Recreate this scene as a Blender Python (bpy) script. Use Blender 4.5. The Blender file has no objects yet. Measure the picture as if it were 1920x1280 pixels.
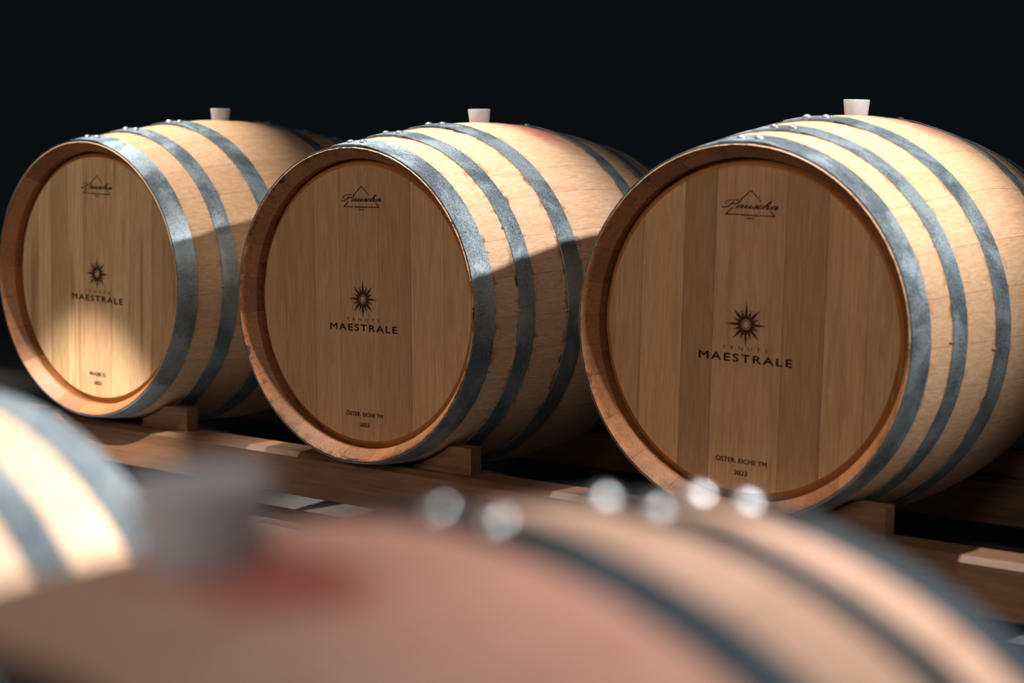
import bpy, bmesh, math, random
from mathutils import Vector, Matrix, Euler

S = 1.2            # all dimensions below are in a 1/1.2 working unit; S brings them to metres
sc = bpy.context.scene
COL = sc.collection

# ------------------------------------------------------------------ camera
F_PX = 3227.9
CP = Vector((1.43716, -2.33296, 0.28527))
Fw = Vector((-0.625006, 0.772838, -0.109949))
Rt = Vector((0.777592, 0.628770, -0.000564))
Up = Vector((-0.068696, 0.085848, 0.993937))
cam = bpy.data.cameras.new('camera')
camo = bpy.data.objects.new('camera', cam)
COL.objects.link(camo)
m = Matrix((Rt, Up, -Fw)).transposed().to_4x4()
m.translation = CP * S
camo.matrix_world = m
cam.sensor_width = 36
cam.lens = F_PX / 1920 * 36
cam.clip_start = 0.02
cam.dof.use_dof = True
cam.dof.focus_distance = 3.15 * S
cam.dof.aperture_fstop = 2.5
sc.camera = camo

# ------------------------------------------------------------------ world, exposure, lamps
sc.view_settings.view_transform = 'Standard'
sc.view_settings.look = 'None'
sc.view_settings.gamma = 1
sc.view_settings.use_curve_mapping = False
sc.view_settings.exposure = 0.0
w = bpy.data.worlds.new('cellar_dark')
sc.world = w
w.use_nodes = True
bg = w.node_tree.nodes['Background']
bg.inputs[0].default_value = (0.0030, 0.0044, 0.0056, 1)
bg.inputs[1].default_value = 1.0


def spot(name, loc, target, power, cone, blend, radius=0.02, col=(1, .95, .90)):
    l = bpy.data.lights.new(name, 'SPOT')
    l.energy = power
    l.spot_size = math.radians(cone)
    l.spot_blend = blend
    l.shadow_soft_size = radius
    l.color = col
    o = bpy.data.objects.new(name, l)
    COL.objects.link(o)
    loc = Vector(loc) * S
    o.location = loc
    o.rotation_euler = (Vector(target) * S - loc).to_track_quat('-Z', 'Y').to_euler()
    return o


# main beam: a strong spot far down the row on the right, level with the heads
spot('row_spot', (6.2, .20, 3.5), (-.50, .06, .02), 5000, 10.5, .95, .13)
spot('row_spot', (5.2, -.95, 3.0), (.80, -1.42, .05), 5600, 8.8, .9, .10)
# ceiling spots over the aisle, one about above each head of the rear row
for (x, tx, y, pw) in ((-2.06, -1.66, -.13, 560), (-1.24, -.82, -.11, 560), (-.06, 0.10, -.11, 450)):
    spot('ceiling_spot', (x, y, 1.9), (tx, y + .26, -.1), pw, 31, .75)
# spot thrown from further down the aisle at the foot of the leftmost head
spot('ceiling_spot', (-1.95, -1.5, 1.8), (-1.64, 0, -.55), 1150, 14.5, .55)
spot('ceiling_spot', (-1.9, -1.9, 1.8), (-1.64, 0, -.05), 60, 24, .5)  # added weak fill over the whole head, no lamp of its own
spot('ceiling_spot', (-3.7, .5, 1.9), (-3.7, .35, -.46), 110, 42, .5)
# spots over the near row
spot('ceiling_spot', (1.20, -1.30, 1.8), (1.15, -1.58, -.1), 250, 32, .9)
spot('ceiling_spot', (.45, -1.35, 1.8), (.42, -1.62, -.1), 320, 32, .8)


def area(name, loc, target, power, size, col):
    l = bpy.data.lights.new(name, 'AREA')
    l.energy = power
    l.size = size
    l.color = col
    o = bpy.data.objects.new(name, l)
    COL.objects.link(o)
    loc = Vector(loc) * S
    o.location = loc
    o.rotation_euler = (Vector(target) * S - loc).to_track_quat('-Z', 'Y').to_euler()


area('head_fill', (-.5, -4.2, 1.5), (-.6, 0, -.1), 50, 1.2, (1, .78, .63))  # added soft fill that lifts the shaded rear heads, no real lamp
area('near_fill', (2.0, -3.5, 2.3), (.80, -2.0, .1), 40, .9, (1, .93, .88))  # unseen fill added to brighten the near bung and barrel


# ------------------------------------------------------------------ materials
def new_mat(name):
    mt = bpy.data.materials.new(name)
    mt.use_nodes = True
    nt = mt.node_tree
    for n in list(nt.nodes):
        nt.nodes.remove(n)
    out = nt.nodes.new('ShaderNodeOutputMaterial')
    p = nt.nodes.new('ShaderNodeBsdfPrincipled')
    nt.links.new(p.outputs[0], out.inputs[0])
    return mt, nt, p


class G:
    """small helper to wire nodes"""
    def __init__(s, nt):
        s.nt = nt

    def n(s, t, **k):
        nd = s.nt.nodes.new(t)
        for a, b in k.items():
            setattr(nd, a, b)
        return nd

    def put(s, sock, v):
        if hasattr(v, 'is_output') or isinstance(v, bpy.types.NodeSocket):
            s.nt.links.new(v, sock)
        else:
            sock.default_value = v

    def math(s, op, a, b=0.0, c=None, clamp=False):
        nd = s.n('ShaderNodeMath', operation=op, use_clamp=clamp)
        s.put(nd.inputs[0], a)
        s.put(nd.inputs[1], b)
        if c is not None:
            s.put(nd.inputs[2], c)
        return nd.outputs[0]

    def vmath(s, op, a, b):
        nd = s.n('ShaderNodeVectorMath', operation=op)
        s.put(nd.inputs[0], a)
        s.put(nd.inputs[1], b)
        return nd.outputs[0]

    def noise(s, vec, scale, detail=4, rough=.55, dist=0):
        nd = s.n('ShaderNodeTexNoise')
        s.put(nd.inputs['Vector'], vec)
        nd.inputs['Scale'].default_value = scale
        nd.inputs['Detail'].default_value = detail
        nd.inputs['Roughness'].default_value = rough
        nd.inputs['Distortion'].default_value = dist
        return nd.outputs[0]

    def ramp(s, fac, stops):
        nd = s.n('ShaderNodeValToRGB')
        s.put(nd.inputs[0], fac)
        e = nd.color_ramp.elements
        while len(e) < len(stops):
            e.new(.5)
        for k, (p, c) in enumerate(stops):
            e[k].position = p
            e[k].color = (c, c, c, 1) if isinstance(c, (int, float)) else (*c, 1)
        return nd.outputs[0]

    def mix(s, fac, a, b, mode='MIX'):
        nd = s.n('ShaderNodeMix', data_type='RGBA', blend_type=mode)
        s.put(nd.inputs[0], fac)
        s.put(nd.inputs[6], a if not isinstance(a, tuple) else (*a, 1))
        s.put(nd.inputs[7], b if not isinstance(b, tuple) else (*b, 1))
        return nd.outputs[2]

    def smooth(s, v, a, b, lo=0.0, hi=1.0):
        nd = s.n('ShaderNodeMapRange', interpolation_type='SMOOTHSTEP')
        s.put(nd.inputs[0], v)
        for k, x in enumerate((a, b, lo, hi)):
            s.put(nd.inputs[k + 1], x)
        return nd.outputs[0]

    def bump(s, p, h, strength, dist=.001):
        nd = s.n('ShaderNodeBump')
        nd.inputs['Strength'].default_value = strength
        nd.inputs['Distance'].default_value = dist
        s.put(nd.inputs['Height'], h)
        s.nt.links.new(nd.outputs[0], p.inputs['Normal'])


def shifted(g, axis_scale):
    """object coordinates, shifted per object and squeezed along the grain"""
    tc = g.n('ShaderNodeTexCoord')
    oi = g.n('ShaderNodeObjectInfo')
    r = g.math('MULTIPLY', oi.outputs['Random'], 37.0)
    cb = g.n('ShaderNodeCombineXYZ')
    for k in range(3):
        g.put(cb.inputs[k], r)
    v = g.vmath('ADD', tc.outputs['Object'], cb.outputs[0])
    return tc, oi, g.vmath('MULTIPLY', v, axis_scale)


HOOPS = ((.0015, .0492), (.1104, .1497), (.2377, .2829))
L = .8016
RB, R0 = .35, .2994


def stave_material(name, base, stain=0.0, blot=0.0, k=1.0, stain_side=1.0, stain_r=1.0):
    mt, nt, p = new_mat(name)
    g = G(nt)
    tc, oi, v = shifted(g, (1, .10, 1))
    fine = g.noise(v, 260, 5, .65)
    broad = g.noise(v, 26, 4, .6, .6)
    col = g.mix(g.smooth(fine, .3, .75), base, tuple(c * f for c, f in zip(base, (.74, .66, .58))))
    col = g.mix(g.smooth(broad, .50, .75, 0, .5), col, tuple(c * f for c, f in zip(base, (.72, .60, .50))))
    # short dark pores along the grain
    pores = g.noise(g.vmath('MULTIPLY', v, (1, .6, 1)), 420, 2, .5)
    col = g.mix(g.smooth(pores, .66, .74, 0, .35), col, tuple(c * f for c, f in zip(base, (.5, .4, .3))))
    col = g.mix(1.0, col, oi.outputs['Color'], 'MULTIPLY')
    sep = g.n('ShaderNodeSeparateXYZ')
    nt.links.new(tc.outputs['Object'], sep.inputs[0])
    yy = sep.outputs[1]
    wv = g.noise(tc.outputs['Object'], 9, 5, .65)
    if blot:
        ays = g.math('ABSOLUTE', yy)          # distance from the belly, both ends alike
        d = None
        for a, b in HOOPS:
            for e in (a, b):
                q = (L / 2 - e) * S * k
                dd = g.math('ABSOLUTE', g.math('SUBTRACT', ays, q))
                d = dd if d is None else g.math('MINIMUM', d, dd)
        jag = g.noise(tc.outputs['Object'], 38, 5, .7)
        reach = g.math('MULTIPLY', g.smooth(jag, .44, .68), .034)
        ring = g.math('SUBTRACT', 1.0, g.math('DIVIDE', d, g.math('MAXIMUM', reach, .0006), clamp=True), clamp=True)
        edge = g.math('MULTIPLY', g.math('MULTIPLY', ring, g.smooth(wv, .38, .52)), blot, clamp=True)
        col = g.mix(edge, col, (.24, .095, .035))
        dark = g.math('MULTIPLY', g.smooth(ring, .5, .9), g.smooth(g.noise(tc.outputs['Object'], 14, 3), .54, .64), clamp=True)
        col = g.mix(g.math('MULTIPLY', dark, blot), col, (.035, .022, .03))
        rust = g.smooth(g.noise(tc.outputs['Object'], 26, 4, .7), .60, .74, 0, .5 * blot)
        col = g.mix(rust, col, (.62, .30, .13))
    if stain:
        # spilled wine that ran from the bung hole
        q = g.vmath('SUBTRACT', tc.outputs['Object'], (.055 * S * k * stain_side, .06 * S * k, 2 * RB * S * k))
        q = g.vmath('MULTIPLY', q, (1 / (.17 * S * stain_r), 1 / (.085 * S * stain_r), 1 / (.2 * S)))
        ln = g.n('ShaderNodeVectorMath', operation='LENGTH')
        nt.links.new(q, ln.inputs[0])
        dd = g.math('ADD', ln.outputs['Value'], g.math('MULTIPLY', g.math('SUBTRACT', wv, .5), 1.2))
        col = g.mix(g.smooth(dd, 1.05, .45, 0, .62 * stain), col, (.52, .20, .165) if stain_r > 1 else (.40, .125, .105))
        q2 = g.vmath('SUBTRACT', tc.outputs['Object'], (.010 * S, 0, 2 * RB * S * k))
        ln2 = g.n('ShaderNodeVectorMath', operation='LENGTH')
        nt.links.new(g.vmath('MULTIPLY', q2, (1 / (.055 * S), 1 / (.036 * S), 1 / (.05 * S))), ln2.inputs[0])
        d2 = g.math('ADD', ln2.outputs['Value'], g.math('MULTIPLY', g.math('SUBTRACT', wv, .5), .7))
        col = g.mix(g.smooth(d2, 1.05, .6, 0, stain * .9 if stain_r > 1 else stain * .25), col, (.22, .018, .014))
    nt.links.new(col, p.inputs['Base Color'])
    # the bevelled chime and the inside of the stave ends show end grain, which soaks the light up
    vc = g.n('ShaderNodeVertexColor', layer_name='end_grain')
    rings = g.noise(g.vmath('MULTIPLY', g.vmath('ADD', tc.outputs['Object'], (0, 0, 0)), (1, 4, 1)), 120, 3, .6, 1.0)
    eg = g.mix(g.smooth(rings, .35, .7), (.50, .31, .17), (.68, .43, .25))
    eg = g.mix(1.0, eg, g.ramp(oi.outputs['Random'], [(0, .62), (.45, 1.0), (.7, .8), (1, 1.0)]), 'MULTIPLY')
    col = g.mix(g.math('MULTIPLY', vc.outputs[0], 1.0), col, g.mix(1.0, col, eg, 'MULTIPLY'))
    nt.links.new(col, p.inputs['Base Color'])
    p.inputs['Roughness'].default_value = .55
    p.inputs['Specular IOR Level'].default_value = .35
    g.bump(p, fine, .10, .0006)
    return mt


def head_material(name, base, streak=.5):
    mt, nt, p = new_mat(name)
    g = G(nt)
    tc, oi, v = shifted(g, (1, 1, .055))
    fine = g.noise(v, 230, 5, .65)
    broad = g.noise(v, 34, 3, .55, .5)
    col = g.mix(g.smooth(fine, .28, .76), base, tuple(c * f for c, f in zip(base, (.72, .66, .58))))
    col = g.mix(g.smooth(broad, .5, .72, 0, streak), col, tuple(c * f for c, f in zip(base, (.55, .45, .36))))
    fleck = g.noise(g.vmath('MULTIPLY', v, (1, 1, 4)), 60, 2, .5, 1.5)
    col = g.mix(g.smooth(fleck, .68, .76, 0, .25), col, tuple(min(1, c * 1.35) for c in base))
    col = g.mix(1.0, col, oi.outputs['Color'], 'MULTIPLY')
    # the bevelled edge of the head is end grain soaked orange-brown
    rv = g.vmath('MULTIPLY', g.vmath('SUBTRACT', tc.outputs['Object'], (0, 0, RB * S)), (1, 0, 1))
    ln = g.n('ShaderNodeVectorMath', operation='LENGTH')
    nt.links.new(rv, ln.inputs[0])
    col = g.mix(g.smooth(ln.outputs['Value'], .2636 * S, .2644 * S), col, (.44, .17, .045))
    nt.links.new(col, p.inputs['Base Color'])
    p.inputs['Roughness'].default_value = .6
    p.inputs['Specular IOR Level'].default_value = .3
    g.bump(p, fine, .2, .0006)
    return mt


def plain_wood(name, base, axis):
    mt, nt, p = new_mat(name)
    g = G(nt)
    tc, oi, v = shifted(g, axis)
    fine = g.noise(v, 120, 5, .6)
    broad = g.noise(v, 18, 3, .5, .8)
    col = g.mix(g.smooth(fine, .3, .75), base, tuple(c * .6 for c in base))
    col = g.mix(g.smooth(broad, .5, .72, 0, .6), col, tuple(c * f for c, f in zip(base, (.5, .4, .3))))
    nt.links.new(col, p.inputs['Base Color'])
    p.inputs['Roughness'].default_value = .6
    g.bump(p, fine, .3, .001)
    return mt


def steel_material(name, light, dark, rough=.42):
    mt, nt, p = new_mat(name)
    g = G(nt)
    tc = g.n('ShaderNodeTexCoord')
    oi = g.n('ShaderNodeObjectInfo')
    cb = g.n('ShaderNodeCombineXYZ')
    g.put(cb.inputs[0], g.math('MULTIPLY', oi.outputs['Random'], 19.0))
    v = g.vmath('ADD', tc.outputs['Object'], cb.outputs[0])
    sp = g.noise(v, 300, 5, .75)
    pat = g.noise(v, 9, 5, .6, .5)
    fac = g.math('ADD', g.math('MULTIPLY', g.smooth(sp, .38, .64), .55), g.math('MULTIPLY', g.smooth(pat, .38, .62), .45))
    col = g.mix(fac, dark, light)
    nt.links.new(col, p.inputs['Base Color'])
    p.inputs['Metallic'].default_value = .8
    nt.links.new(g.smooth(fac, 0, 1, rough - .06, rough + .12), p.inputs['Roughness'])
    g.bump(p, sp, .12, .0006)
    return mt


M_steel = steel_material('galvanised_steel', (.45, .54, .59), (.13, .18, .22))
M_steel_dark = steel_material('dark_blue_steel', (.10, .13, .155), (.035, .048, .06))
M_rivet = steel_material('bright_rivet_steel', (.85, .88, .9), (.6, .64, .68), .22)
M_cut, nt, p = new_mat('burnt_mark')
p.inputs['Base Color'].default_value = (.042, .019, .011, 1)
p.inputs['Roughness'].default_value = .8
p.inputs['Specular IOR Level'].default_value = .1
M_cut2, nt, p = new_mat('lightly_burnt_mark')
p.inputs['Base Color'].default_value = (.085, .040, .022, 1)
p.inputs['Roughness'].default_value = .8
p.inputs['Specular IOR Level'].default_value = .1
M_star, nt, p = new_mat('half_burnt_mark')
p.inputs['Base Color'].default_value = (.055, .026, .015, 1)
p.inputs['Roughness'].default_value = .8
p.inputs['Specular IOR Level'].default_value = .1
M_bung, nt, p = new_mat('white_silicone')
p.inputs['Base Color'].default_value = (.44, .455, .49, 1)
p.inputs['Roughness'].default_value = .42
p.inputs['Subsurface Weight'].default_value = .12
p.inputs['Subsurface Radius'].default_value = (.02, .016, .013)
p.inputs['Subsurface Scale'].default_value = .6
M_rail = plain_wood('rail_wood', (.18, .08, .034), (.07, 1, 1))
M_chock = plain_wood('chock_wood', (.20, .095, .042), (.12, 1, 1))

M_floor, nt, p = new_mat('pale_screed')
g = G(nt)
tc = g.n('ShaderNodeTexCoord')
a = g.noise(tc.outputs['Object'], 3, 6, .6)
b = g.noise(tc.outputs['Object'], 60, 4, .6)
c = g.mix(g.smooth(a, .3, .7), (.10, .10, .098), (.135, .135, .13))
c = g.mix(g.smooth(b, .3, .8, 0, .3), c, (.07, .07, .07))
nt.links.new(c, p.inputs['Base Color'])
p.inputs['Roughness'].default_value = .55
g.bump(p, b, .1, .001)
M_wall, nt, p = new_mat('black_wall')
g = G(nt)
tc = g.n('ShaderNodeTexCoord')
a = g.noise(tc.outputs['Object'], 2, 4, .6)
nt.links.new(g.mix(a, (.010, .013, .016), (.014, .018, .021)), p.inputs['Base Color'])
p.inputs['Roughness'].default_value = .9
p.inputs['Specular IOR Level'].default_value = .1


# ------------------------------------------------------------------ mesh helpers
FLAT = ('maker_stamp', 'compass_star', 'small_lettering', 'large_lettering', 'wood_stamp')


def mesh(name, verts, faces, mat, parent=None, scale=1.0, smooth=None):
    me = bpy.data.meshes.new(name)
    me.from_pydata([tuple(c * S * scale for c in v) for v in verts], [], faces)
    me.materials.append(mat)
    if smooth is not None or len(verts) > 4 and name not in FLAT:
        bm = bmesh.new()
        bm.from_mesh(me)
        bmesh.ops.recalc_face_normals(bm, faces=bm.faces)
        bm.to_mesh(me)
        bm.free()
    me.update()
    if smooth is not None:
        me.polygons.foreach_set('use_smooth', [True] * len(me.polygons))
        me.set_sharp_from_angle(angle=math.radians(smooth))
    o = bpy.data.objects.new(name, me)
    COL.objects.link(o)
    if parent:
        o.parent = parent
    return o


def empty(name, loc, rot=(0, 0, 0), label=None, cat=None, group=None):
    o = bpy.data.objects.new(name, None)
    COL.objects.link(o)
    o.location = Vector(loc) * S
    o.rotation_euler = rot
    o.empty_display_size = .1
    if label:
        o['label'] = label
        o['category'] = cat
    if group:
        o['group'] = group
    return o


def box(x0, x1, y0, y1, z0, z1):
    v = [(x, y, z) for z in (z0, z1) for y in (y0, y1) for x in (x0, x1)]
    f = [(0, 2, 3, 1), (4, 5, 7, 6), (0, 1, 5, 4), (2, 6, 7, 3), (0, 4, 6, 2), (1, 3, 7, 5)]
    return v, f


def prism(pts, y0, y1):
    """polygon in x,z (counter-clockwise from the front) swept from y0 to y1"""
    n = len(pts)
    v = [(x, y0, z) for x, z in pts] + [(x, y1, z) for x, z in pts]
    f = [tuple(range(n)), tuple(range(2 * n - 1, n - 1, -1))]
    for i in range(n):
        j = (i + 1) % n
        f.append((i, i + n, j + n, j))
    return v, f


def prof(s):
    t = (s - L / 2) / (L / 2)
    e = .03
    a = ((t * t + e) ** .695 - e ** .695) / ((1 + e) ** .695 - e ** .695)
    return RB - (RB - R0) * a


# ------------------------------------------------------------------ setting
FZ = -.462
o = mesh('floor', *box(-9, 9, -6, 12, FZ - .1, FZ), M_floor)
o['kind'] = 'structure'
# ------------------------------------------------------------------ staves
SY = L / 2
CH_R, CH_S = .279, .026      # inner end of the chime bevel
DISC_R, DISC_S = .264, .0375
BEV_R, BEV_S = .2772, .0485


def stave_profile(n=26):
    out = [(0.0, R0 - .0022), (.0018, R0 - .0002)]
    for k in range(1, n):
        s = .0018 + (L - .0036) * k / n
        out.append((s, prof(s)))
    out += [(L - .0018, R0 - .0002), (L, R0 - .0022)]
    out += [(L - .0006, R0 - .0030), (L - CH_S, CH_R), (L - CH_S - .001, BEV_R + .0006), (L - .06, BEV_R + .0006)]
    for k in range(1, 5):
        s = L - .08 - (L - .16) * k / 5
        out.append((s, prof(s) - .022))
    out += [(.06, BEV_R + .0006), (CH_S + .001, BEV_R + .0006), (CH_S, CH_R), (.0006, R0 - .0030)]
    return out


PROFILE = stave_profile()
END0 = next(i for i, q in enumerate(PROFILE) if i > 3 and q[0] < L and q[1] < R0 - .0025)


def stave(name, a0, a1, mat, parent, k, tint):
    gap = .0007
    nseg = 3
    angs = [a0 + gap + (a1 - a0 - 2 * gap) * i / nseg for i in range(nseg + 1)]
    n = len(PROFILE)
    v, f = [], []
    for i, a in enumerate(angs):
        for s, r in PROFILE:
            v.append((r * math.sin(a), s - SY, r * math.cos(a) + RB))
    for i in range(nseg):
        for j in range(n):
            j2 = (j + 1) % n
            f.append((i * n + j, i * n + j2, (i + 1) * n + j2, (i + 1) * n + j))
    f.append(tuple(range(n - 1, -1, -1)))
    f.append(tuple(nseg * n + j for j in range(n)))
    o = mesh(name, v, f, mat, parent, k, 25)
    at = o.data.color_attributes.new('end_grain', 'FLOAT_COLOR', 'CORNER')
    ev = [1.0 if (q < 1 or q >= END0) else 0.0 for q in range(n)]
    for pl in o.data.polygons:
        on = all(ev[q % n] for q in pl.vertices) or (min(q % n for q in pl.vertices) == 0 and max(q % n for q in pl.vertices) == n - 1)
        for li in pl.loop_indices:
            at.data[li].color = (1, 1, 1, 1) if on else (0, 0, 0, 1)
    # radial normals on the outside keep the shading even from stave to stave
    no = []
    for pl in o.data.polygons:
        js = [q % n for q in pl.vertices]
        outer = len(js) == 4 and min(js) >= 1 and max(js) < END0 - 1
        for q, j in zip(pl.vertices, js):
            if outer:
                a = angs[q // n]
                s1, s0 = min(n - 1, j + 1), j - 1
                sl = (prof(PROFILE[s1][0]) - prof(PROFILE[s0][0])) / max(1e-5, PROFILE[s1][0] - PROFILE[s0][0])
                no.append(Vector((math.sin(a), -sl, math.cos(a))).normalized())
            else:
                no.append(Vector((0, 0, 0)))
    o.data.normals_split_custom_set(no)
    o.color = (*tint, 1)
    return o


def hoop(sa, sb, parent, k, mirror=False, lap=0.0, th=.0019, steel=None):
    """steel strip closed at the top with a riveted lap"""
    n = 110
    lo, hi = lap - .15, lap + 2 * math.pi + .13
    v, f = [], []
    for i in range(n + 1):
        a = lo + (hi - lo) * i / n
        d = a - lap
        up = 1 if d < .15 else max(0, 1 - (d - .15) / .10)
        off = .0004 + th * up
        if mirror:
            s0, s1 = L - sb, L - sa
        else:
            s0, s1 = sa, sb
        for s, t in ((s0, 0), (s0, th), (s1, th), (s1, 0)):
            r = prof(s) + off + t
            v.append((r * math.sin(a), s - SY, r * math.cos(a) + RB))
    for i in range(n):
        for j in range(4):
            j2 = (j + 1) % 4
            f.append((i * 4 + j, (i + 1) * 4 + j, (i + 1) * 4 + j2, i * 4 + j2))
    f.append((0, 1, 2, 3))
    f.append((n * 4 + 3, n * 4 + 2, n * 4 + 1, n * 4))
    h = mesh('hoop', v, [tuple(reversed(q)) for q in f], steel or M_steel, parent, k, 30)
    sm = (sa + sb) / 2
    sm = L - sm if mirror else sm
    # domed rivets
    for dx in (-.052, .052):
        a = lap + dx
        r = prof(sm) + .0004 + 2 * th
        vv, ff = [], []
        rr, hh = .0078, .0050
        for q in range(5):
            ph = q / 4 * math.pi / 2
            for u in range(12):
                t = u / 12 * 2 * math.pi
                lx, ly, lz = rr * math.cos(ph) * math.cos(t), rr * math.cos(ph) * math.sin(t), hh * math.sin(ph)
                if q == 4:
                    lx = ly = 0
                vv.append((lx, ly, lz))
        for q in range(4):
            for u in range(12):
                u2 = (u + 1) % 12
                ff.append((q * 12 + u, q * 12 + u2, (q + 1) * 12 + u2, (q + 1) * 12 + u))
        vv = [((r + z) * math.sin(a) + x * math.cos(a), y + sm - SY, (r + z) * math.cos(a) - x * math.sin(a) + RB) for x, y, z in vv]
        rv = mesh('rivet', vv, ff, M_rivet, h, k, 60)
    return h


def nail(hp, s, a, k):
    r = prof(s)
    v, f = box(-.0012, .0012, -.009, .002, 0, .0042)
    v = [((r + z) * math.sin(a) + x * math.cos(a), y + s - SY, (r + z) * math.cos(a) - x * math.sin(a) + RB) for x, y, z in v]
    mesh('hoop_nail', v, f, M_rivet, hp, k)


def board(x0, x1, side, mat, parent, k, tint, ds):
    """one board of a head; side=-1 front head, +1 rear head"""
    g_ = .00035
    x0 = max(x0 + g_, -BEV_R + .0008)
    x1 = min(x1 - g_, BEV_R - .0008)
    n = 7
    xs = [x0 + (x1 - x0) * i / n for i in range(n + 1)]
    v, f = [], []

    def Y(s):
        s = s + ds
        return (s - SY) if side < 0 else (SY - s)
    for x in xs:
        zf = math.sqrt(max(DISC_R ** 2 - x * x, .0001))
        zb = math.sqrt(max(BEV_R ** 2 - x * x, .0001))
        zf = min(zf, zb)
        sf = DISC_S if abs(x) < DISC_R else DISC_S + (abs(x) - DISC_R) / (BEV_R - DISC_R) * (BEV_S - DISC_S)
        for z, s in ((zf, sf), (zb, BEV_S), (zb, BEV_S + .012), (-zb, BEV_S + .012), (-zb, BEV_S), (-zf, sf)):
            v.append((x, Y(s), z + RB))
    for i in range(n):
        for j in range(6):
            j2 = (j + 1) % 6
            q = (i * 6 + j, i * 6 + j2, (i + 1) * 6 + j2, (i + 1) * 6 + j)
            f.append(q if side < 0 else tuple(reversed(q)))
    c0 = tuple(reversed(range(6)))
    c1 = tuple(n * 6 + j for j in range(6))
    f += [c0, c1] if side < 0 else [tuple(reversed(c0)), tuple(reversed(c1))]
    o = mesh('head_board', v, f, mat, parent, k)
    o.color = (*tint, 1)
    return o


# ------------------------------------------------------------------ marks on the heads
SYM = DISC_S - .0007 - SY


def text_polys(txt, width, cap, cx, base, spacing=1.0, bold=0.0):
    cu = bpy.data.curves.new('t', 'FONT')
    cu.body = txt
    cu.size = 1
    cu.space_character = spacing
    cu.offset = bold
    cu.resolution_u = 3
    o = bpy.data.objects.new('t', cu)
    COL.objects.link(o)
    dg = bpy.context.evaluated_depsgraph_get()
    me = bpy.data.meshes.new_from_object(o.evaluated_get(dg))
    xs = [q.co.x for q in me.vertices]
    x0, x1 = min(xs), max(xs)
    # cap height of the built-in face
    capu = .729
    v = [(cx + ((q.co.x - x0) / (x1 - x0) - .5) * width, SYM, base + q.co.y / capu * cap + RB) for q in me.vertices]
    f = [tuple(pp.vertices) for pp in me.polygons]
    bpy.data.objects.remove(o)
    bpy.data.curves.remove(cu)
    bpy.data.meshes.remove(me)
    return v, f


def join(parts):
    V, Fc = [], []
    for v, f in parts:
        b0 = len(V)
        V += v
        Fc += [tuple(i + b0 for i in q) for q in f]
    return V, Fc


def ribbon(pts, w0, w1, lift=0.0):
    """flat stroke through pts; w0 thin (upstroke) w1 thick (downstroke)"""
    # catmull-rom
    P = [pts[0]] + list(pts) + [pts[-1]]
    q = []
    for i in range(1, len(P) - 2):
        for t in [x / 6 for x in range(6)]:
            q.append(tuple(.5 * ((2 * P[i][c]) + (-P[i - 1][c] + P[i + 1][c]) * t + (2 * P[i - 1][c] - 5 * P[i][c] + 4 * P[i + 1][c] - P[i + 2][c]) * t * t
                                 + (-P[i - 1][c] + 3 * P[i][c] - 3 * P[i + 1][c] + P[i + 2][c]) * t ** 3) for c in (0, 1)))
    q.append(tuple(pts[-1]))
    v, f = [], []
    for i, (x, z) in enumerate(q):
        a = q[max(0, i - 1)]
        b_ = q[min(len(q) - 1, i + 1)]
        dx, dz = b_[0] - a[0], b_[1] - a[1]
        ln = math.hypot(dx, dz) or 1
        dx, dz = dx / ln, dz / ln
        w_ = w0 + (w1 - w0) * abs(min(0, dz)) ** .8
        v += [(x - dz * w_, SYM - lift, z + dx * w_ + RB), (x + dz * w_, SYM - lift, z - dx * w_ + RB)]
    for i in range(len(q) - 1):
        f.append((i * 2, i * 2 + 1, i * 2 + 3, i * 2 + 2))
    return v, f


def line(x0, z0, x1, z1, w_=.0008):
    dx, dz = x1 - x0, z1 - z0
    ln = math.hypot(dx, dz)
    dx, dz = dx / ln * w_, dz / ln * w_
    return [(x0 - dz, SYM, z0 + dx + RB), (x0 + dz, SYM, z0 - dx + RB), (x1 + dz, SYM, z1 - dx + RB), (x1 - dz, SYM, z1 + dx + RB)], [(0, 1, 2, 3)]


SCRIPT = [   # strokes of the cursive word, x-height 1, before slanting
    (0.0, [[(1.95, 1.75), (1.8, 1.0), (1.5, .35), (.9, -.02), (.2, -.05), (-.2, .25), (.15, .45)],
           [(.7, 1.0), (.0, 1.0), (-.5, 1.5), (.0, 2.0), (1.2, 2.25), (2.6, 2.2), (3.6, 1.9), (3.5, 1.35), (2.6, 1.05), (1.9, 1.15)]]),
    (4.1, 'a'), (6.4, 'u'), (8.7, 's'), (10.1, 'c'), (11.6, 'h'), (14.0, 'a')]
LET = {'a': [[(1.6, .75), (1.1, 1.0), (.4, .75), (.1, .25), (.45, 0), (1.05, .25), (1.6, .9)], [(1.6, .95), (1.45, .3), (1.7, 0), (2.3, .4)]],
       'u': [[(0, .45), (.35, .95), (.3, .35), (.5, 0), (1.0, .15), (1.55, .95)], [(1.55, .95), (1.45, .3), (1.7, 0), (2.3, .4)]],
       's': [[(0, .3), (.65, 1.05), (.95, .5), (.8, .05), (.3, 0), (.1, .2)], [(.8, .05), (1.4, .4)]],
       'c': [[(1.25, .8), (.9, 1.0), (.35, .75), (.15, .25), (.55, 0), (1.5, .45)]],
       'h': [[(.0, .4), (.7, 1.4), (1.0, 2.1), (.7, 2.25), (.5, 1.6), (.2, .0)], [(.25, .15), (.8, .85), (1.25, .95), (1.3, .5), (1.35, .05), (1.7, .05), (2.3, .4)]]}


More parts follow.
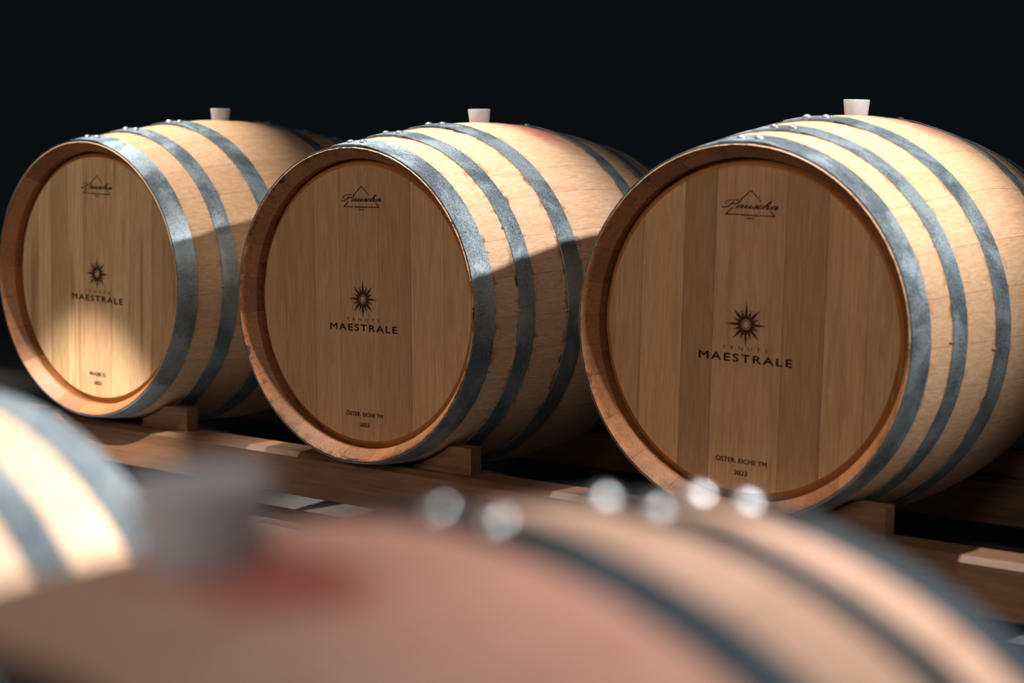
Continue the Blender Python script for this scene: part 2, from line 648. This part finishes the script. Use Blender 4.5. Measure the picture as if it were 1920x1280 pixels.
def maker_stamp():
    parts = []
    az, bz, hw = .2249, .1855, .0448
    for sgn, a, b_ in ((-1, .41, .72), (1, .44, .80)):
        for t0, t1 in ((0, a), (b_, 1)):
            parts.append(line(sgn * hw * t0, az + (bz - az) * t0, sgn * hw * t1, az + (bz - az) * t1))
    parts.append(line(-hw, bz, -.020, bz))
    parts.append(line(.017, bz, hw, bz))
    # script word
    st, x_min, x_max = [], 1e9, -1e9
    for off, ss in SCRIPT:
        for pts in (LET[ss] if isinstance(ss, str) else ss):
            q = [(off + x + .9 * z, z) for x, z in pts]
            st.append(q)
            x_min = min(x_min, min(a[0] for a in q))
            x_max = max(x_max, max(a[0] for a in q))
    kx = .103 / (x_max - x_min)
    for n_, q in enumerate(st):
        parts.append(ribbon([(-.0515 + (x - x_min) * kx, .1962 + z * .0056) for x, z in q], .00048, .00125, n_ * .00002))
    # two tiny unreadable lines below
    rnd = random.Random(5)
    x = -.0175
    while x < .0145:
        w_ = rnd.uniform(.0012, .0024)
        parts.append(line(x, bz - .0002, x + w_, bz + rnd.uniform(-.0003, .0003), .0011))
        x += w_ + .0005
    x = -.0065
    while x < .0055:
        w_ = rnd.uniform(.001, .002)
        parts.append(line(x, bz - .0052, x + w_, bz - .0052, .0009))
        x += w_ + .0004
    return join(parts)


def star_mark():
    """compass star: eight long rays, eight short ones, fine rays, hollow ring and dots"""
    cz = .0099
    V, Fc = [], []

    def tri(a, r0, r1, hw, lift):
        ca, sa = math.sin(a), math.cos(a)
        b0 = len(V)
        for (u, rr) in ((-hw, r0), (0, r1), (hw, r0)):
            V.append((rr * ca + u * sa, SYM - lift, cz + rr * sa - u * ca + RB))
        Fc.append((b0, b0 + 2, b0 + 1))
    for i in range(8):
        a = i * math.pi / 4
        tri(a, .0092, .0370 if i % 2 == 0 else .0350, .0036, .00006)
        tri(a + math.pi / 8, .0095, .0262, .0026, .00004)
    for i in range(32):
        a = (i + .5) * math.pi / 16
        tri(a, .0095, .0205, .0011, .00002)

    def ring(r0, r1, lift=0.0, n=40):
        b0 = len(V)
        for i in range(n):
            a = 2 * math.pi * i / n
            for r in (r0, r1):
                V.append((r * math.sin(a), SYM - lift, cz + r * math.cos(a) + RB))
        for i in range(n):
            j = (i + 1) % n
            Fc.append((b0 + 2 * i, b0 + 2 * j, b0 + 2 * j + 1, b0 + 2 * i + 1))
    ring(.0056, .0070)
    ring(.0086, .0094)
    ring(.0094, .0128, .00001)
    ring(.0222, .0226)
    for i in range(16):
        for da in (.07, -.07):
            a = (i + .5) * math.pi / 8 + da
            b0 = len(V)
            cx_, cz_ = .0250 * math.sin(a), .0250 * math.cos(a) + cz
            for u in range(6):
                t = u * math.pi / 3
                V.append((cx_ + .0005 * math.cos(t), SYM, cz_ + .0005 * math.sin(t) + RB))
            Fc.append(tuple(range(b0, b0 + 6)))
    return V, Fc


# ------------------------------------------------------------------ barrels
def tint(rnd, amt=.10, warm=0.0):
    v = 1 - rnd.random() * amt * 2
    return (v, v * (1 - rnd.random() * amt * .5 - warm * .05), v * (1 - rnd.random() * amt - warm * .1))


def barrel(name, X, Y, Z, w, t, r, k, label, mat, hmat, seed, joints, tints, stamp=None, group='wine barrels', n_st=27, lap=0.0, damt=.06, steel=None):
    rnd = random.Random(seed)
    e = Euler((t, r, w), 'XYZ')
    R = e.to_matrix()
    # axis mid point, then down to the base of the belly
    mid = Vector((X, Y, Z)) + Euler((0, 0, w)).to_matrix() @ Vector((0, L * k / 2, 0))
    base = mid + R @ Vector((0, 0, -RB * k))
    root = empty(name, base, e, label, 'barrel', group)
    ws = [rnd.uniform(.75, 1.25) for _ in range(n_st)]
    ws[0] = 1.5
    tot = sum(ws)
    a = -ws[0] / tot * math.pi
    for q in ws:
        b_ = a + q / tot * 2 * math.pi
        stave('stave', a, b_, mat, root, k, tint(rnd, damt))
        a = b_
    for i, (x0, x1) in enumerate(zip([-1] + joints, joints + [1])):
        board(x0, x1, -1, hmat, root, k, tints[i % len(tints)], rnd.uniform(-.0002, .0002))
    for x0, x1 in zip([-1, -.17, -.08, .01, .1, .18], [-.17, -.08, .01, .1, .18, 1]):
        board(x0, x1, 1, hmat, root, k, tint(rnd), 0)
    for i, (sa, sb) in enumerate(HOOPS):
        for mir in (False, True):
            h = hoop(sa, sb, root, k, mir, lap + rnd.uniform(-.015, .015), .0019, steel)
            if i > 0:
                nail(h, (L - sa) if mir else sa, math.pi / 2 + rnd.uniform(-.05, .03) + .02, k)
    if stamp:
        v, f = maker_stamp()
        mesh('maker_stamp', v, f, M_cut, root, k)
        v, f = star_mark()
        mesh('compass_star', v, f, M_star, root, k)
        mesh('small_lettering', *text_polys('TENUTE', .084, .0062, 0, -.0325, 2.3), M_cut2, root, k)
        mesh('large_lettering', *join([text_polys('MAESTRALE', .171, .0133, dx, -.0515 + dz, 1.22) for dx, dz in ((-.0004, 0), (.0004, 0), (0, .0003), (0, -.0003))]), M_cut, root, k)
        mesh('wood_stamp', *join([text_polys(tx_, wd_, .0082, dx, z_ + dz, 1.0) for tx_, wd_, z_ in ((stamp[1], stamp[2], -.2170), ('2023', .0245, -.2367)) for dx, dz in ((-.00028, 0), (.00028, 0), (0, .0002))]), M_cut, root, k)
    return root, mid, R


M_s1 = stave_material('acacia_staves', (.60, .395, .235), 0, .3)
M_s2 = stave_material('oak_staves_stained', (.64, .435, .29), 1.3, 1.0)
M_s3 = stave_material('oak_staves', (.62, .415, .265), 1.1, .6)
M_sf = stave_material('near_oak_staves', (.56, .38, .30), .75, .2, .8356, .6, 1.15)
M_sl = stave_material('near_pale_staves', (.66, .50, .37), .0, .2, .8356)
M_h1 = head_material('acacia_head', (.66, .435, .24), .9)
M_h2 = head_material('oak_head', (.60, .355, .195), .25)
M_h3 = head_material('oak_head_banded', (.60, .355, .19), .4)


def gl(v, g_=1.0, b_=1.0):
    return (v, v * g_, v * b_)


b1 = barrel('wine_barrel', -1.6466, -.0061, .0077, .0283, 0, .0338, 1,
            'acacia-wood wine barrel, leftmost of three stamped heads, its head brightly lit near the bottom',
            M_s1, M_h1, 11, [-.205, -.160, -.100, -.047, .045, .11, .180],
            [gl(.85), gl(1.0), gl(.8, .97, .9), gl(1.05, 1.02, 1), gl(.92, .93, .92), gl(.95), gl(.88), gl(.72, .95, .9)],
            ('hard', 'AKAZIE TL', .056), 'wine barrels in the rear row')
b2 = barrel('wine_barrel', -.8448, 0, -.0058, .0322, 0, -.0061, 1,
            'middle oak barrel of three stamped heads, with brown stains between its bright hoops',
            M_s2, M_h2, 23, [-.205, -.125, -.058, .040, .120, .200],
            [gl(.92), gl(.9, .97, .95), gl(1.0), gl(.93), gl(.86, .97, .95), gl(1.05), gl(1.0)],
            ('hard', 'ÖSTER. EICHE TM', .094), 'wine barrels in the rear row')
b3 = barrel('wine_barrel', 0, .0061, -.002, .0337, 0, .0262, 1,
            'largest oak barrel in view, on the right, its stamped head in dark and light boards',
            M_s3, M_h3, 37, [-.200, -.120, -.062, .065, .138, .210],
            [gl(.92), gl(1.08, 1, .98), gl(.74, .95, .9), gl(1.0, .98, .98), gl(.80, .94, .9), gl(1.06), gl(.95)],
            ('hard', 'ÖSTER. EICHE TM', .094), 'wine barrels in the rear row')
KF = .8356
bf = barrel('wine_barrel', 1.0098, -2.2766, -.1463, .0182, .0245, .0, KF,
            'blurred barrel across the bottom foreground, red wine stain round its bung',
            M_sf, M_h2, 51, [-.2, -.12, -.05, .03, .11, .19], [gl(.9), gl(1)], None,
            'wine barrels in the near row', 27, .03, .06, M_steel_dark)
bl = barrel('wine_barrel', .3861, -2.2775, -.1458, .0182, .0245, 0, KF,
            'blurred pale barrel end with broad blue-grey hoops at the left edge',
            M_sl, M_h2, 67, [-.2, -.12, -.05, .03, .11, .19], [gl(.9), gl(1)], None,
            'wine barrels in the near row', 27, -.1, .05)


# ------------------------------------------------------------------ bungs
def bung(b_, k, ang, label):
    root, mid, R = b_
    n = 28
    prof_ = [(.0001, -.020), (.0165, -.020), (.0176, -.0185), (.0222, .0245), (.0221, .0256), (.0212, .0262), (.0150, .0258), (.0001, .0254)]
    v, f = [], []
    for rr, z in prof_:
        for i in range(n):
            a = 2 * math.pi * i / n
            v.append((rr * 1.03 * math.cos(a), rr * 1.03 * math.sin(a), z + .020))
    for j in range(len(prof_) - 1):
        for i in range(n):
            i2 = (i + 1) % n
            f.append((j * n + i, j * n + i2, (j + 1) * n + i2, (j + 1) * n + i))
    Ra = R @ Euler((0, ang, 0)).to_matrix()
    o = mesh('bung', v, f, M_bung, None, 1.08 if k < 1 else 1, 40)
    o.location = (mid + Ra @ Vector((0, 0, RB * k - .020))) * S
    o.rotation_euler = Ra.to_euler()
    o['label'] = label
    o['category'] = 'bung'
    o['group'] = 'silicone bungs in the barrels'


bung(b1, 1, 0, 'white silicone bung on top of the leftmost rear barrel')
bung(b2, 1, 0, 'white silicone bung beside the pink stain on the middle rear barrel')
bung(b3, 1, 0, 'white silicone bung on top of the large right-hand rear barrel')
bung(bf, KF, -.045, 'large blurred grey bung in the foreground, standing in a dark red stain')

# ------------------------------------------------------------------ racks
RZ0, RZ1 = -.404, -.316


def rail_mesh(x0, x1, y0, y1, z0, z1, c=.009):
    pts = [(y0, z0 + .003), (y0 + .003, z0), (y1 - .003, z0), (y1, z0 + .003), (y1, z1 - c), (y1 - c, z1), (y0 + c * 1.3, z1), (y0, z1 - c)]
    n = len(pts)
    v = [(x0, y, z) for y, z in pts] + [(x1, y, z) for y, z in pts]
    f = [tuple(reversed(range(n))), tuple(range(n, 2 * n))]
    for i in range(n):
        j = (i + 1) % n
        f.append((i, j, j + n, i + n))
    return v, f


def chock_poly(Rc, zc, top, base, xr, sgn, x_in=.085):
    """wedge seen from the front: its top follows the barrel, then turns flat"""
    pts = []
    xs = [x_in + (xr - x_in) * i / 14 for i in range(15)]
    for x in xs:
        z = zc - math.sqrt(max(Rc * Rc - x * x, 0)) - .0012
        pts.append((x * sgn, max(min(z, top), base + .002)))
    poly = [(x_in * sgn, base), (xr * sgn, base)] + list(reversed(pts))
    if sgn < 0:
        poly = list(reversed(poly))
    return poly


def rack(name, label, barrels, y_pairs, x0, x1, z0, z1, k, top, grp):
    root = empty(name, ((x0 + x1) / 2, (y_pairs[0][0] + y_pairs[1][1]) / 2, FZ), (0, 0, 0), label, 'rack', grp)
    off = Vector(((x0 + x1) / 2, (y_pairs[0][0] + y_pairs[1][1]) / 2, FZ))

    def sh(vf):
        return [tuple(Vector(q) - off) for q in vf[0]], vf[1]
    for (ya, yb) in y_pairs:
        mesh('rail', *sh(rail_mesh(x0, x1, ya, yb, z0, z1)), M_rail, root)
        for fx in (x0 + .12, (x0 + x1) / 2, x1 - .12):
            mesh('foot', *sh(box(fx - .05, fx + .05, ya + .008, yb - .008, FZ, z0)), M_rail, root)
        for (X, Y, Z, w_) in barrels:
            yc = ya + .030
            yd = yc + .030
            for sgn in (-1, 1):
                s_ = ((yc + yd) / 2 - Y) / k
                s_ = min(max(s_, 0), L)
                Rc = max(prof(min(max((yc - Y) / k, 0), L)), prof(min(max((yd - Y) / k, 0), L))) * k + .0006
                # hoops stand proud where a chock sits under one
                dx = -(s_ * k - L * k / 2) * math.sin(w_) - L * k / 2 * math.sin(w_)
                poly = [(X + dx + px, pz) for px, pz in chock_poly(Rc, Z, top, z1, (.238 if sgn > 0 else .17) * k, sgn, .09 * k)]
                mesh('chock', *sh(prism(poly, yc, yd)), M_chock, root)
    return root


rear = [(-1.6466, -.0061, .0077, .0283), (-.8448, 0, -.0058, .0322), (0, .0061, -.002, .0337), ]
rack('barrel_rack', 'brown timber rack of two rails and wedges under the three rear barrels', rear,
     ((.046, .128), (.665, .747)), -2.35, 1.3, RZ0, RZ1, 1, -.2654, 'barrel racks')
near = [(1.0098, -2.2766, -.1463, .0182), (.3861, -2.2775, -.1458, .0182)]
near = [(q[0], q[1], q[2] - .005, q[3]) for q in near]
rack('barrel_rack', 'low timber rack under the near row of blurred barrels', near,
     ((-2.245, -2.165), (-1.72, -1.64)), -.2, 1.5, FZ + .008, -.424, KF, -.385, 'barrel racks')
